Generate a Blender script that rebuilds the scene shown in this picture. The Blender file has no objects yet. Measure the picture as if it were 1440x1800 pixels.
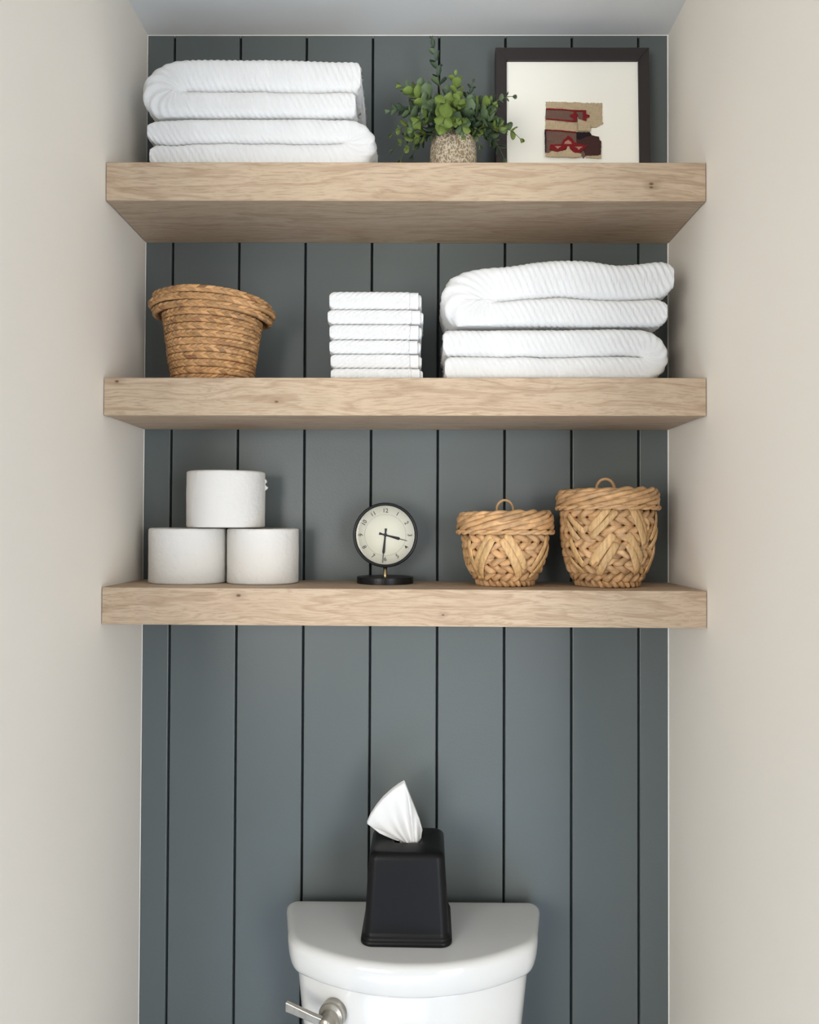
import bpy, bmesh, math, random
import numpy as np
from mathutils import Matrix, Vector

PI = math.pi
S = bpy.context.scene
C = S.collection
random.seed(7)

# ------------------------------------------------------------------ camera
cam_d = bpy.data.cameras.new('camera')
cam_d.sensor_fit = 'HORIZONTAL'; cam_d.sensor_width = 36.0; cam_d.lens = 36.0
cam_d.clip_start = 0.02
cam = bpy.data.objects.new('camera', cam_d); C.objects.link(cam)
ri = Vector((0.99996674, 0.00707064, 0.00406446))
up = Vector((-0.00394725, -0.01651321, 0.99985586))
fw = Vector((-0.00713674, 0.99983865, 0.01648475))
cam.matrix_world = Matrix(((ri.x, up.x, -fw.x, 0.01793), (ri.y, up.y, -fw.y, -1.46528),
                           (ri.z, up.z, -fw.z, 1.45), (0, 0, 0, 1)))
S.camera = cam

# ------------------------------------------------------------------ world, light, exposure
S.view_settings.view_transform = 'Standard'; S.view_settings.look = 'None'
S.view_settings.gamma = 1.0; S.view_settings.use_curve_mapping = False
S.view_settings.exposure = -0.42
wd = bpy.data.worlds.new('daylight'); S.world = wd; wd.use_nodes = True
bg = wd.node_tree.nodes['Background']
bg.inputs[0].default_value = (0.80, 0.88, 1.0, 1); bg.inputs[1].default_value = 1.0

def area(name, loc, target, sx, sy, power, col):
    d = bpy.data.lights.new(name, 'AREA'); d.shape = 'RECTANGLE'; d.size = sx; d.size_y = sy
    d.energy = power; d.color = col
    o = bpy.data.objects.new(name, d); C.objects.link(o); o.location = loc
    o.rotation_euler = (Vector(target) - Vector(loc)).to_track_quat('-Z', 'Y').to_euler()
    return o
# window daylight, plus fill added at a made-up doorway to brighten side walls
area('window_daylight', (-1.40, -3.06, 1.28), (-1.05, 0, 1.28), 1.30, 1.30, 84, (1.0, 0.960, 0.905))
area('door_fill_light', (1.40, -3.06, 1.05), (1.10, 0, 1.05), 0.85, 1.85, 71, (0.99, 0.985, 0.98))

# sun added through the made-up doorway to bounce light off the floor
sd = bpy.data.lights.new('bounce_sun', 'SUN'); sd.energy = 50.0; sd.angle = math.radians(1.0); sd.color = (1.0, 0.94, 0.85)
bounce_sun = bpy.data.objects.new('bounce_sun', sd); C.objects.link(bounce_sun); bounce_sun.location = (3, -5, 4)
bounce_sun.rotation_euler = Vector((-1.5, 1.7, -1.62)).to_track_quat('-Z', 'Y').to_euler()

# ------------------------------------------------------------------ helpers
def link_mesh(name, me, mat, parent=None, smooth=True):
    o = bpy.data.objects.new(name, me); C.objects.link(o)
    if mat is not None:
        me.materials.append(mat)
    if smooth:
        me.polygons.foreach_set('use_smooth', [True] * len(me.polygons))
    if parent is not None:
        o.parent = parent
    return o

def pydata(name, v, f, mat, parent=None, smooth=False):
    me = bpy.data.meshes.new(name); me.from_pydata([tuple(p) for p in v], [], f); me.update()
    return link_mesh(name, me, mat, parent, smooth)

def grid_arrays(P, wu=False, wv=False, cap0=False, cap1=False, off=0):
    nu, nv = P.shape[:2]
    V = P.reshape(-1, 3)
    iu = np.arange(nu if wu else nu - 1); iv = np.arange(nv if wv else nv - 1)
    A, B = np.meshgrid(iu, iv, indexing='ij')
    A2 = (A + 1) % nu; B2 = (B + 1) % nv
    F = np.stack([A * nv + B, A * nv + B2, A2 * nv + B2, A2 * nv + B], -1).reshape(-1, 4)
    F = [tuple(r) for r in (F + off).tolist()]
    if cap0:
        F.append(tuple(off + i for i in reversed(range(nv))))
    if cap1:
        F.append(tuple(off + (nu - 1) * nv + i for i in range(nv)))
    return V, F

def grids(name, gl, mat, parent=None, smooth=True, cols=None):
    """gl: list of (P, wrap_u, wrap_v, cap0, cap1) joined into one mesh; normals made consistent outside."""
    V = []; F = []; n = 0
    for P, wu, wv, c0, c1 in gl:
        v, f = grid_arrays(P, wu, wv, c0, c1, n)
        q = np.array([r[:4] for r in f if len(r) == 4]) - n; c = v - v.mean(0)
        vol = np.sum(c[q[:, 0]] * (np.cross(c[q[:, 1]], c[q[:, 2]]) + np.cross(c[q[:, 2]], c[q[:, 3]])))
        if vol < 0: f = [tuple(reversed(r)) for r in f]       # faces outwards
        V.append(v); F += f; n += len(v)
    V = np.concatenate(V)
    me = bpy.data.meshes.new(name); me.from_pydata(V.tolist(), [], F); me.update()
    if cols is not None:
        a = me.color_attributes.new('tint', 'FLOAT_COLOR', 'POINT')
        cc = np.ones((len(V), 4), dtype=np.float32); cc[:, :3] = np.concatenate([c.reshape(-1, 3) for c in cols])
        a.data.foreach_set('color', cc.ravel())
    return link_mesh(name, me, mat, parent, smooth)

def bm_obj(name, bm, mat, parent=None, smooth=False, bevel=0.0, seg=2, recalc=True):
    if bevel > 0:
        bmesh.ops.bevel(bm, geom=list(bm.edges), offset=bevel, segments=seg, affect='EDGES', profile=0.5)
    if recalc:
        bmesh.ops.recalc_face_normals(bm, faces=bm.faces)
    me = bpy.data.meshes.new(name); bm.to_mesh(me); bm.free()
    return link_mesh(name, me, mat, parent, smooth)

def box_bm(x0, x1, y0, y1, z0, z1, bm=None):
    bm = bm or bmesh.new()
    r = bmesh.ops.create_cube(bm, size=1.0)
    for v in r['verts']:
        v.co = Vector(((x0 + x1) / 2 + v.co.x * (x1 - x0), (y0 + y1) / 2 + v.co.y * (y1 - y0), (z0 + z1) / 2 + v.co.z * (z1 - z0)))
    return bm

def box(name, x0, x1, y0, y1, z0, z1, mat, parent=None, bevel=0.0, seg=2):
    return bm_obj(name, box_bm(x0, x1, y0, y1, z0, z1), mat, parent, False, bevel, seg)

def prism(name, outline, y0, y1, mat, parent=None, bevel=0.0, axis='y'):
    """outline in xz, extruded along y"""
    bm = bmesh.new()
    a = [bm.verts.new((p[0], y0, p[1])) for p in outline]; b = [bm.verts.new((p[0], y1, p[1])) for p in outline]
    bm.faces.new(a); bm.faces.new(list(reversed(b)))
    n = len(a)
    for i in range(n):
        bm.faces.new((a[i], b[i], b[(i + 1) % n], a[(i + 1) % n]))
    return bm_obj(name, bm, mat, parent, False, bevel)

def lathe(name, prof, n, mat, parent=None, loc=(0, 0, 0), smooth=True, closed=False):
    prof = np.array(prof, float); a = np.arange(n) * 2 * PI / n
    P = np.zeros((len(prof), n, 3))
    P[..., 0] = prof[:, :1] * np.cos(a); P[..., 1] = prof[:, :1] * np.sin(a); P[..., 2] = prof[:, 1:2]
    P += np.array(loc)
    return grids(name, [(P, closed, True, False, False)], mat, parent, smooth)

def tube(name, pts, r, n, mat, parent=None, cap=True):
    return grids(name, [(tube_grid(pts, r, n), False, True, cap, cap)], mat, parent)

def tube_grid(pts, r, n, closed=False):
    pts = np.array(pts, float); m = len(pts)
    r = np.broadcast_to(np.array(r, float), (m,))
    if closed:
        T = np.roll(pts, -1, 0) - np.roll(pts, 1, 0)
    else:
        T = np.gradient(pts, axis=0)
    T /= np.linalg.norm(T, axis=1, keepdims=True) + 1e-12
    ref = np.array([0, 0, 1.0]) if abs(T[0][2]) < 0.9 else np.array([1.0, 0, 0])
    N = np.zeros_like(T); N[0] = np.cross(T[0], ref); N[0] /= np.linalg.norm(N[0])
    for i in range(1, m):
        v = N[i - 1] - T[i] * np.dot(N[i - 1], T[i]); N[i] = v / (np.linalg.norm(v) + 1e-12)
    B = np.cross(T, N)
    a = np.arange(n) * 2 * PI / n
    return pts[:, None, :] + r[:, None, None] * (np.cos(a)[None, :, None] * N[:, None, :] + np.sin(a)[None, :, None] * B[:, None, :])

def empty(name, loc, rot=(0, 0, 0)):
    o = bpy.data.objects.new(name, None); C.objects.link(o); o.empty_display_size = 0.05
    o.location = loc; o.rotation_euler = rot
    return o

def tag(o, label=None, cat=None, group=None, kind=None):
    if label: o['label'] = label
    if cat: o['category'] = cat
    if group: o['group'] = group
    if kind: o['kind'] = kind
    return o

def thing(name, label, cat, loc, rot=(0, 0, 0), group=None):
    return tag(empty(name, loc, rot), label, cat, group)

def struct(o):
    o['kind'] = 'structure'; return o

# smooth pseudo noise made of sines, for shapes
def wob(x, seed, f=1.0):
    r = np.random.RandomState(seed); s = 0
    for k in range(4):
        s = s + np.sin(x * f * (k + 1) * (1 + 0.3 * r.rand()) + r.rand() * 6.28) / (k + 1.2)
    return s / 1.6

# ------------------------------------------------------------------ materials
def srgb(r, g, b):
    f = lambda c: (c / 255 / 12.92) if c / 255 <= 0.04045 else ((c / 255 + 0.055) / 1.055) ** 2.4
    return (f(r), f(g), f(b), 1)

class N:
    """small node helper"""
    def __init__(s, name):
        s.m = bpy.data.materials.new(name); s.m.use_nodes = True
        s.t = s.m.node_tree; s.b = s.t.nodes['Principled BSDF']
    def n(s, ty, **kw):
        nd = s.t.nodes.new(ty)
        for k, v in kw.items():
            if k.startswith('i_'):
                key = k[2:]; key = int(key) if key.isdigit() else key.replace('_', ' ')
                nd.inputs[key].default_value = v
            else:
                setattr(nd, k, v)
        return nd
    def l(s, a, b):
        s.t.links.new(a, b)
    def coord(s, scale=(1, 1, 1), loc=(0, 0, 0), rot=(0, 0, 0), out='Object'):
        tc = s.n('ShaderNodeTexCoord'); mp = s.n('ShaderNodeMapping')
        mp.inputs['Scale'].default_value = scale; mp.inputs['Location'].default_value = loc; mp.inputs['Rotation'].default_value = rot
        s.l(tc.outputs[out], mp.inputs[0]); return mp.outputs[0]
    def noise(s, vec, scale, detail=3, rough=0.55, dist=0.0):
        nd = s.n('ShaderNodeTexNoise'); nd.inputs['Scale'].default_value = scale; nd.inputs['Detail'].default_value = detail
        nd.inputs['Roughness'].default_value = rough; nd.inputs['Distortion'].default_value = dist
        s.l(vec, nd.inputs['Vector']); return nd.outputs['Fac']
    def ramp(s, fac, stops):
        nd = s.n('ShaderNodeValToRGB'); e = nd.color_ramp.elements
        while len(e) < len(stops): e.new(0.5)
        for i, (p, c) in enumerate(stops):
            e[i].position = p; e[i].color = c if len(c) == 4 else (*c, 1)
        s.l(fac, nd.inputs[0]); return nd.outputs[0]
    def mix(s, fac, a, b, mode='MIX'):
        nd = s.n('ShaderNodeMix', data_type='RGBA', blend_type=mode)
        for sock, v in ((nd.inputs[0], fac), (nd.inputs[6], a), (nd.inputs[7], b)):
            if hasattr(v, 'is_linked'): s.l(v, sock)
            else: sock.default_value = v
        return nd.outputs[2]
    def math(s, op, a, b=0.0):
        nd = s.n('ShaderNodeMath', operation=op)
        for sock, v in ((nd.inputs[0], a), (nd.inputs[1], b)):
            if hasattr(v, 'is_linked'): s.l(v, sock)
            else: sock.default_value = v
        return nd.outputs[0]
    def bump(s, h, strength=0.3, dist=0.001):
        nd = s.n('ShaderNodeBump'); nd.inputs['Strength'].default_value = strength; nd.inputs['Distance'].default_value = dist
        s.l(h, nd.inputs['Height']); s.l(nd.outputs[0], s.b.inputs['Normal'])
    def set(s, col=None, rough=None, metal=None, spec=None):
        if col is not None:
            if hasattr(col, 'is_linked'): s.l(col, s.b.inputs['Base Color'])
            else: s.b.inputs['Base Color'].default_value = col
        if rough is not None: s.b.inputs['Roughness'].default_value = rough
        if metal is not None: s.b.inputs['Metallic'].default_value = metal
        if spec is not None: s.b.inputs['Specular IOR Level'].default_value = spec
        return s.m

def painted(name, col, rough, bump=0.08, scale=160, spec=0.5, var=0.03):
    m = N(name); c = m.coord()
    big = m.noise(c, 3.0, 3)
    lo = tuple(x * (1 - var) for x in col[:3]) + (1,); hi = tuple(min(1, x * (1 + var)) for x in col[:3]) + (1,)
    m.set(m.ramp(big, [(0.3, lo), (0.7, hi)]), rough, spec=spec)
    m.bump(m.noise(c, scale, 2), bump, 0.0015)
    return m.m

M_wall = painted('warm_white_wall_paint', srgb(234, 227, 215), 0.75, 0.12, 140, 0.3, 0.012)
M_ceil = painted('ceiling_paint', srgb(222, 221, 217), 0.85, 0.10, 120, 0.2, 0.01)
M_board = painted('slate_green_board_paint', srgb(89, 96, 95), 0.36, 0.10, 230, 0.5, 0.03)
M_groove = painted('dark_groove_paint', srgb(50, 56, 57), 0.6, 0.05, 200, 0.3, 0.02)
M_room = painted('mid_grey_room_paint', srgb(160, 160, 158), 0.8, 0.1, 140, 0.2, 0.01)  # unseen walls, grey picked to cut bounced light
M_caulk = painted('white_caulk', srgb(235, 233, 226), 0.5, 0.05, 200, 0.4, 0.01)
M_floor = painted('bounce_blue_floor', srgb(138, 164, 198), 0.35, 0.03, 60, 0.5, 0.05)  # unseen floor, blue made up to bounce cool light upward

def wood(name, off, knots=()):
    m = N(name)
    base = m.coord((1, 1, 1), (off, off * 0.37, off * 0.71))
    # slow warp so the grain wanders
    wn = m.n('ShaderNodeTexNoise'); wn.inputs['Scale'].default_value = 1.0; wn.inputs['Detail'].default_value = 3
    mp = m.n('ShaderNodeMapping'); mp.inputs['Scale'].default_value = (5.0, 9, 12); m.l(base, mp.inputs[0]); m.l(mp.outputs[0], wn.inputs['Vector'])
    sub = m.n('ShaderNodeVectorMath', operation='SUBTRACT'); m.l(wn.outputs['Color'], sub.inputs[0]); sub.inputs[1].default_value = (0.5, 0.5, 0.5)
    mul = m.n('ShaderNodeVectorMath', operation='MULTIPLY'); m.l(sub.outputs[0], mul.inputs[0]); mul.inputs[1].default_value = (0.0, 0.03, 0.03)
    add = m.n('ShaderNodeVectorMath', operation='ADD'); m.l(base, add.inputs[0]); m.l(mul.outputs[0], add.inputs[1])
    w = add.outputs[0]
    def mapped(sc):
        q = m.n('ShaderNodeMapping'); q.inputs['Scale'].default_value = sc; m.l(w, q.inputs[0]); return q.outputs[0]
    rings = m.noise(mapped((1.5, 20, 20)), 1.0, 3, 0.5, 0.3)
    line = m.math('FRACT', m.math('MULTIPLY', rings, 9.0))
    line = m.ramp(line, [(0.0, (0, 0, 0)), (0.62, (0.15, 0.15, 0.15)), (0.86, (1, 1, 1)), (1.0, (0, 0, 0))])
    pores = m.noise(mapped((26, 560, 560)), 1.0, 3, 0.6)
    pores = m.ramp(pores, [(0.48, (0, 0, 0)), (0.66, (1, 1, 1))])
    tone = m.noise(mapped((2.2, 9, 9)), 1.0, 3)
    fine = m.noise(mapped((9, 160, 160)), 1.0, 3)
    col = m.ramp(tone, [(0.30, srgb(190, 164, 139)), (0.50, srgb(194, 173, 147)), (0.72, srgb(186, 167, 141))])
    col = m.mix(m.math('MULTIPLY', line, 0.60), col, srgb(154, 127, 101))
    col = m.mix(m.math('MULTIPLY', fine, 0.40), col, srgb(169, 145, 121))
    col = m.mix(m.math('MULTIPLY', pores, 0.50), col, srgb(141, 117, 92))
    raw = m.coord()
    for kx, kz, kr in knots:          # small dark knots in the front board
        sp = m.n('ShaderNodeVectorMath', operation='SUBTRACT'); m.l(raw, sp.inputs[0]); sp.inputs[1].default_value = (kx, -0.1941, kz)
        sq = m.n('ShaderNodeVectorMath', operation='MULTIPLY'); m.l(sp.outputs[0], sq.inputs[0]); sq.inputs[1].default_value = (0.6, 1, 1)
        ln = m.n('ShaderNodeVectorMath', operation='LENGTH'); m.l(sq.outputs[0], ln.inputs[0])
        f1 = m.ramp(m.math('DIVIDE', ln.outputs['Value'], kr * 5), [(0.12, (1, 1, 1)), (0.26, (0.25, 0.25, 0.25)), (1.0, (0, 0, 0))])
        col = m.mix(f1, col, srgb(104, 78, 56))
    m.set(col, 0.62, spec=0.3)
    m.bump(m.math('SUBTRACT', 1.0, pores), 0.22, 0.0008)
    return m.m

def terry(name):
    m = N(name); c = m.coord()
    f = m.noise(c, 520, 4, 0.7)
    m.set(m.ramp(m.noise(c, 22, 3), [(0.3, (0.70, 0.70, 0.69)), (0.7, (0.735, 0.735, 0.725))]), 0.95, spec=0.1)
    m.b.inputs['Sheen Weight'].default_value = 0.10; m.b.inputs['Sheen Roughness'].default_value = 0.6
    m.bump(f, 0.55, 0.0016)
    return m.m
M_terry = terry('white_terry_cotton')
M_hem = painted('white_woven_hem', (0.71, 0.71, 0.70, 1), 0.85, 0.3, 900, 0.15, 0.01)

def straw(name, base, rough=0.7, sx=(1, 1, 1), lo=0.62, hi=1.28):
    """dried fibre: per-strand tint from the mesh colour attribute, with fibre streaks"""
    m = N(name); c = m.coord()
    at = m.n('ShaderNodeVertexColor'); at.layer_name = 'tint'
    streak = m.noise(m.coord(sx), 1.0, 4, 0.6)
    col = m.mix(0.8, m.ramp(streak, [(0.3, tuple(x * lo for x in base[:3])), (0.55, base[:3]), (0.8, tuple(min(1, x * hi) for x in base[:3]))]), at.outputs[0], 'MULTIPLY')
    m.set(col, rough, spec=0.35)
    m.bump(streak, 0.35, 0.0012)
    return m.m

# ------------------------------------------------------------------ the room
XL, XR, ZC = -0.470, 0.470, 2.3354
G0, GS, GAP = -0.4211, 0.1197, 0.0042

wb = struct(box('wall_back', XL - 0.1, XR + 0.1, 0.010, 0.11, 0, ZC + 0.1, M_groove))
edges = [XL + 0.0012] + [G0 + GS * i for i in range(8)] + [XR - 0.0012]
for i in range(9):
    a = edges[i] + (GAP / 2 if i else 0); b = edges[i + 1] - (GAP / 2 if i < 8 else 0)
    box('board', a, b, 0.0, 0.0098, 0.0, ZC - 0.0006, M_board, wb, 0.0011, 2)
YF = -3.10           # wall behind the camera
XO = 2.30            # the room is wider than the alcove on both sides
YA = -0.72           # alcove depth
struct(box('wall_right', XR, XR + 0.1, YA, 0.010, 0, ZC + 0.1, M_wall))
struct(box('wall_left', XL - 0.1, XL, YA, 0.010, 0, ZC + 0.1, M_wall))
struct(box('ceiling', -XO, XO, YF, 0.1, ZC, ZC + 0.1, M_ceil))
struct(box('floor', -XO, XO, YF, 0.1, -0.1, 0.0, M_floor))
struct(box('wall_left_return', -XO, XL - 0.1, YA, YA + 0.1, 0, ZC + 0.1, M_room))
struct(box('wall_right_return', XR + 0.1, XO, YA, YA + 0.1, 0, ZC + 0.1, M_room))
struct(box('wall_far_left', -XO - 0.1, -XO, YF, YA + 0.1, 0, ZC + 0.1, M_room))
struct(box('wall_far_right', XO, XO + 0.1, YF, YA + 0.1, 0, ZC + 0.1, M_room))
# the wall behind the camera with its window and a doorway added for light
bm = bmesh.new()
WX0, WX1, WZ0, WZ1 = -2.05, -0.75, 0.63, 1.93
DX0, DX1, DZ1 = 0.93, 1.87, 2.06
for r in ((-XO, WX0, 0, ZC), (WX0, WX1, 0, WZ0), (WX0, WX1, WZ1, ZC), (WX1, DX0, 0, ZC), (DX0, DX1, DZ1, ZC), (DX1, XO, 0, ZC)):
    box_bm(r[0], r[1], YF - 0.1, YF, r[2], r[3], bm)
struct(bm_obj('wall_front', bm, M_room))

M_white = painted('white_gloss_trim', (0.85, 0.85, 0.84, 1), 0.35, 0.03, 90, 0.5, 0.01)
def thin_glass(name, ior=1.45):
    m = N(name); m.t.nodes.remove(m.b)
    fr = m.n('ShaderNodeFresnel'); fr.inputs[0].default_value = ior
    tr = m.n('ShaderNodeBsdfTransparent'); gl = m.n('ShaderNodeBsdfGlossy'); gl.inputs['Roughness'].default_value = 0.03
    mx = m.n('ShaderNodeMixShader'); m.l(fr.outputs[0], mx.inputs[0]); m.l(tr.outputs[0], mx.inputs[1]); m.l(gl.outputs[0], mx.inputs[2])
    m.l(mx.outputs[0], m.t.nodes['Material Output'].inputs[0]); return m.m
M_glass = thin_glass('window_glass')
wn = struct(empty('window_1', ((WX0 + WX1) / 2, YF, WZ0)))
hw = (WX1 - WX0) / 2; hh = WZ1 - WZ0
for x0, x1, z0, z1 in ((-hw, -hw + 0.05, 0, hh), (hw - 0.05, hw, 0, hh), (-hw + 0.05, hw - 0.05, 0, 0.05), (-hw + 0.05, hw - 0.05, hh - 0.05, hh), (-0.02, 0.02, 0.05, hh - 0.05)):
    box('window_frame', x0, x1, -0.08, -0.02, z0, z1, M_white, wn, 0.003)
box('pane', -hw + 0.05, -0.02, -0.055, -0.05, 0.05, hh - 0.05, M_glass, wn)
box('pane', 0.02, hw - 0.05, -0.055, -0.05, 0.05, hh - 0.05, M_glass, wn)
dn = struct(empty('added_door_1', ((DX0 + DX1) / 2, YF, 0)))  # doorway added to let side light and sun in
hw = (DX1 - DX0) / 2
box('door_frame', -hw, -hw + 0.05, -0.09, -0.02, 0, DZ1, M_white, dn, 0.003)
box('door_frame', hw - 0.05, hw, -0.09, -0.02, 0, DZ1, M_white, dn, 0.003)
box('door_frame', -hw + 0.05, hw - 0.05, -0.09, -0.02, DZ1 - 0.06, DZ1, M_white, dn, 0.003)
box('door_sill', -hw + 0.05, hw - 0.05, -0.09, -0.02, 0.0, 0.02, M_white, dn, 0.003)
# thin caulk beads in the corners of the board wall
def bead(name, x, sgn, z0, z1, w):
    prismv = [(x, 0.0), (x, -w), (x - sgn * w, 0.0)]
    bm = bmesh.new()
    a = [bm.verts.new((p[0], p[1], z0)) for p in prismv]; b = [bm.verts.new((p[0], p[1], z1)) for p in prismv]
    bm.faces.new(a); bm.faces.new(list(reversed(b)))
    for i in range(3): bm.faces.new((a[i], b[i], b[(i + 1) % 3], a[(i + 1) % 3]))
    return struct(bm_obj(name, bm, M_caulk))
bead('trim_1', XL, -1, 0, ZC, 0.0010); bead('trim_2', XR, 1, 0, ZC, 0.0017)
bm = bmesh.new()
a = [bm.verts.new((XL, y, z)) for y, z in ((0, ZC), (-0.0010, ZC), (0, ZC - 0.0010))]
b = [bm.verts.new((XR, y, z)) for y, z in ((0, ZC), (-0.0010, ZC), (0, ZC - 0.0010))]
bm.faces.new(a); bm.faces.new(list(reversed(b)))
for i in range(3): bm.faces.new((a[i], b[i], b[(i + 1) % 3], a[(i + 1) % 3]))
struct(bm_obj('trim_3', bm, M_caulk))

# ------------------------------------------------------------------ floating shelves
SD = 0.1941
SH = {1: (2.01737, 1.95705, 0.0), 2: (1.67989, 1.62083, 0.0022), 3: (1.3513, 1.29386, -0.0018)}
def ztop(k, x):
    return SH[k][0] + SH[k][2] * x
KN = {1: ((0.3838, 0.0270, 0.0022), (0.3838, 0.0215, 0.0018)), 2: ((-0.4485, 0.0530, 0.0020), (-0.1990, 0.0215, 0.0018)), 3: ((-0.2561, 0.0460, 0.0022), (0.0614, 0.0180, 0.0012))}
def shelf(k, label, off):
    zt, zb, sl = SH[k]
    t = thing('floating_shelf', label, 'shelf', (0, 0, zb), (0, -math.atan(sl), 0), 'oak box shelves across the alcove')
    h = zt - zb; g = 0.0014; th = 0.020; m = wood('whitewashed_oak_%d' % k, off, KN[k])
    x0, x1 = XL + g, XR - g
    # front board mitred into the top board
    prof = [(-SD, 0), (-SD, h), (-SD + th, h - th), (-SD + th, 0)]
    bm = bmesh.new()
    a = [bm.verts.new((x0, p[0], p[1])) for p in prof]; b = [bm.verts.new((x1, p[0], p[1])) for p in prof]
    bm.faces.new(a); bm.faces.new(list(reversed(b)))
    for i in range(4): bm.faces.new((a[i], b[i], b[(i + 1) % 4], a[(i + 1) % 4]))
    bm_obj('front_board', bm, m, t, bevel=0.0006, seg=1)
    prof = [(-SD + 0.0004, h), (-0.0006, h), (-0.0006, h - th), (-SD + th + 0.0004, h - th)]
    bm = bmesh.new()
    a = [bm.verts.new((x0, p[0], p[1])) for p in prof]; b = [bm.verts.new((x1, p[0], p[1])) for p in prof]
    bm.faces.new(a); bm.faces.new(list(reversed(b)))
    for i in range(4): bm.faces.new((a[i], b[i], b[(i + 1) % 4], a[(i + 1) % 4]))
    bm_obj('top_board', bm, m, t)
    box('bottom_board', x0, x1, -SD + th + 0.0005, -0.0006, 0.0006, 0.018, m, t, 0.0005, 1)
    return t
shelf(1, 'top whitewashed oak shelf, just under the ceiling, holding the plant and picture', 3.1)
shelf(2, 'middle whitewashed oak shelf holding the open braided basket and washcloths', 7.7)
shelf(3, 'lowest whitewashed oak shelf holding the clock and toilet rolls', 12.3)

# ------------------------------------------------------------------ towels
def stadium(n_front, n_back, w, h):
    """closed section in (y, n): flat top and bottom, full round front (-y) and back; returns y, n, arc length"""
    r = h
    pts = []
    def arc(cx, a0, a1, k):
        for i in range(k):
            a = a0 + (a1 - a0) * i / k; ca, sa = math.cos(a), math.sin(a)
            pts.append((cx + r * 0.8 * math.copysign(abs(ca) ** 0.62, ca), r * math.copysign(abs(sa) ** 0.62, sa)))
    pts_y = w - r * 0.8
    arc(-pts_y, PI / 2, 3 * PI / 2, n_front)       # front, top to bottom
    k = 16
    for i in range(k): pts.append((-pts_y + 2 * pts_y * i / k, -r))
    arc(pts_y, -PI / 2, PI / 2, n_back)
    for i in range(k): pts.append((pts_y - 2 * pts_y * i / k, r))
    p = np.array(pts); d = np.linalg.norm(np.roll(p, -1, 0) - p, axis=1); s = np.concatenate([[0], np.cumsum(d)[:-1]])
    return p[:, 0], p[:, 1], s

def normals_grid(P):
    du = np.gradient(P, axis=0)
    dv = np.roll(P, -1, 1) - np.roll(P, 1, 1)
    n = np.cross(du, dv); L = np.linalg.norm(n, axis=2, keepdims=True)
    return n / np.maximum(L, 1e-9), L[..., 0]

RIB = 0.0098
def rib_shape(ph):
    s = 0.5 + 0.5 * np.sin(ph)
    return s ** 1.25
def towel_strip(path, hs, w, seed, rib_amp=0.0029, lump=0.0014, slant=0.55, crease=True):
    """sweep a stadium along an xz path (m,2), half thickness hs (m,), half depth w"""
    path = np.array(path); m = len(path)
    T = np.gradient(path, axis=0); T /= np.linalg.norm(T, axis=1, keepdims=True)
    Nn = np.stack([T[:, 1], -T[:, 0]], 1)           # side of the path
    sl = np.concatenate([[0], np.cumsum(np.linalg.norm(np.diff(path, axis=0), axis=1))])
    y, n, ar = stadium(26, 8, 1.0 * w, 0.022)
    ny = len(y)
    P = np.zeros((m, ny, 3))
    k = (hs / 0.022)[:, None]
    yy = np.where(y < 0, -w + (y + w) * np.minimum(k, 1.15), y)   # keep the front plane, scale the roundness
    P[..., 0] = path[:, :1] + Nn[:, :1] * n[None] * k
    P[..., 2] = path[:, 1:2] + Nn[:, 1:2] * n[None] * k
    P[..., 1] = yy
    nr, L = normals_grid(P)
    cen = np.zeros_like(P); cen[..., 0] = path[:, :1]; cen[..., 2] = path[:, 1:2]
    if np.mean(np.sum(nr * (P - cen), 2)) < 0: nr = -nr
    ph = 2 * PI * (sl[:, None] * 1.0 + slant * ar[None] + 0.0015 * wob(sl[:, None] * 40 + ar[None] * 20, seed + 3)) / RIB
    rr = np.random.RandomState(seed)
    d = rib_amp * (rib_shape(ph) - 0.5)
    d = d + lump * wob(sl[:, None] * 38 + 1.3 * np.sin(ar[None] * 55 + seed), seed + 5) * 0.8
    d = d + 0.00035 * rr.randn(m, ny)
    fade = np.clip(L / (np.median(L) + 1e-12), 0, 1)          # no ribs where the fold pinches
    P = P + nr * (d * fade)[..., None]
    return P

def u_path(xe_u, xe_l, xb, zb, hu, hl, rx, step=0.0011, side=-1):
    """U-folded towel: upper layer from its free end xe_u to the bend at xb and back as lower layer to xe_l."""
    zm = zb + 2 * hl
    xc = xb - side * rx
    pts = []; hs = []
    nu = int(abs(xe_u - xc) / step)
    for i in range(nu): pts.append((xe_u + (xc - xe_u) * i / nu, zm + hu)); hs.append(hu)
    na = int(PI * max(rx, hu) / step * 0.75)
    for i in range(na + 1):
        a = i / na * PI
        e = 0.5 - 0.5 * math.cos(a); h = hu * (1 - e) + hl * e
        # centre path: half ellipse, local half thickness follows the ellipse radius
        c, s_ = math.cos(a), math.sin(a)
        R = 1.0 / math.sqrt((s_ / rx) ** 2 + (c / (2 * h)) ** 2)
        pts.append((xc + side * s_ * R / 2, zm + c * R / 2)); hs.append(R / 2)
    nl = int(abs(xe_l - xc) / step)
    for i in range(1, nl + 1): pts.append((xc + (xe_l - xc) * i / nl, zm - hl)); hs.append(hl)
    return np.array(pts), np.array(hs)

def round_ends(hs, path, r0, r1, p=0.5):
    s = np.concatenate([[0], np.cumsum(np.linalg.norm(np.diff(path, axis=0), axis=1))]); L = s[-1]
    f = np.ones_like(hs)
    a = np.clip(s / r0, 0, 1); f *= np.sqrt(np.clip(1 - (1 - a) ** 2, 0.10, 1)) ** p
    b = np.clip((L - s) / r1, 0, 1); f *= np.sqrt(np.clip(1 - (1 - b) ** 2, 0.10, 1)) ** p
    return hs * f

def bend_grid(P, zref, H, fn):
    P = P.copy(); P[..., 2] += fn(P[..., 0]) * np.clip((P[..., 2] - zref) / H, 0, 1.2)
    return P

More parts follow.
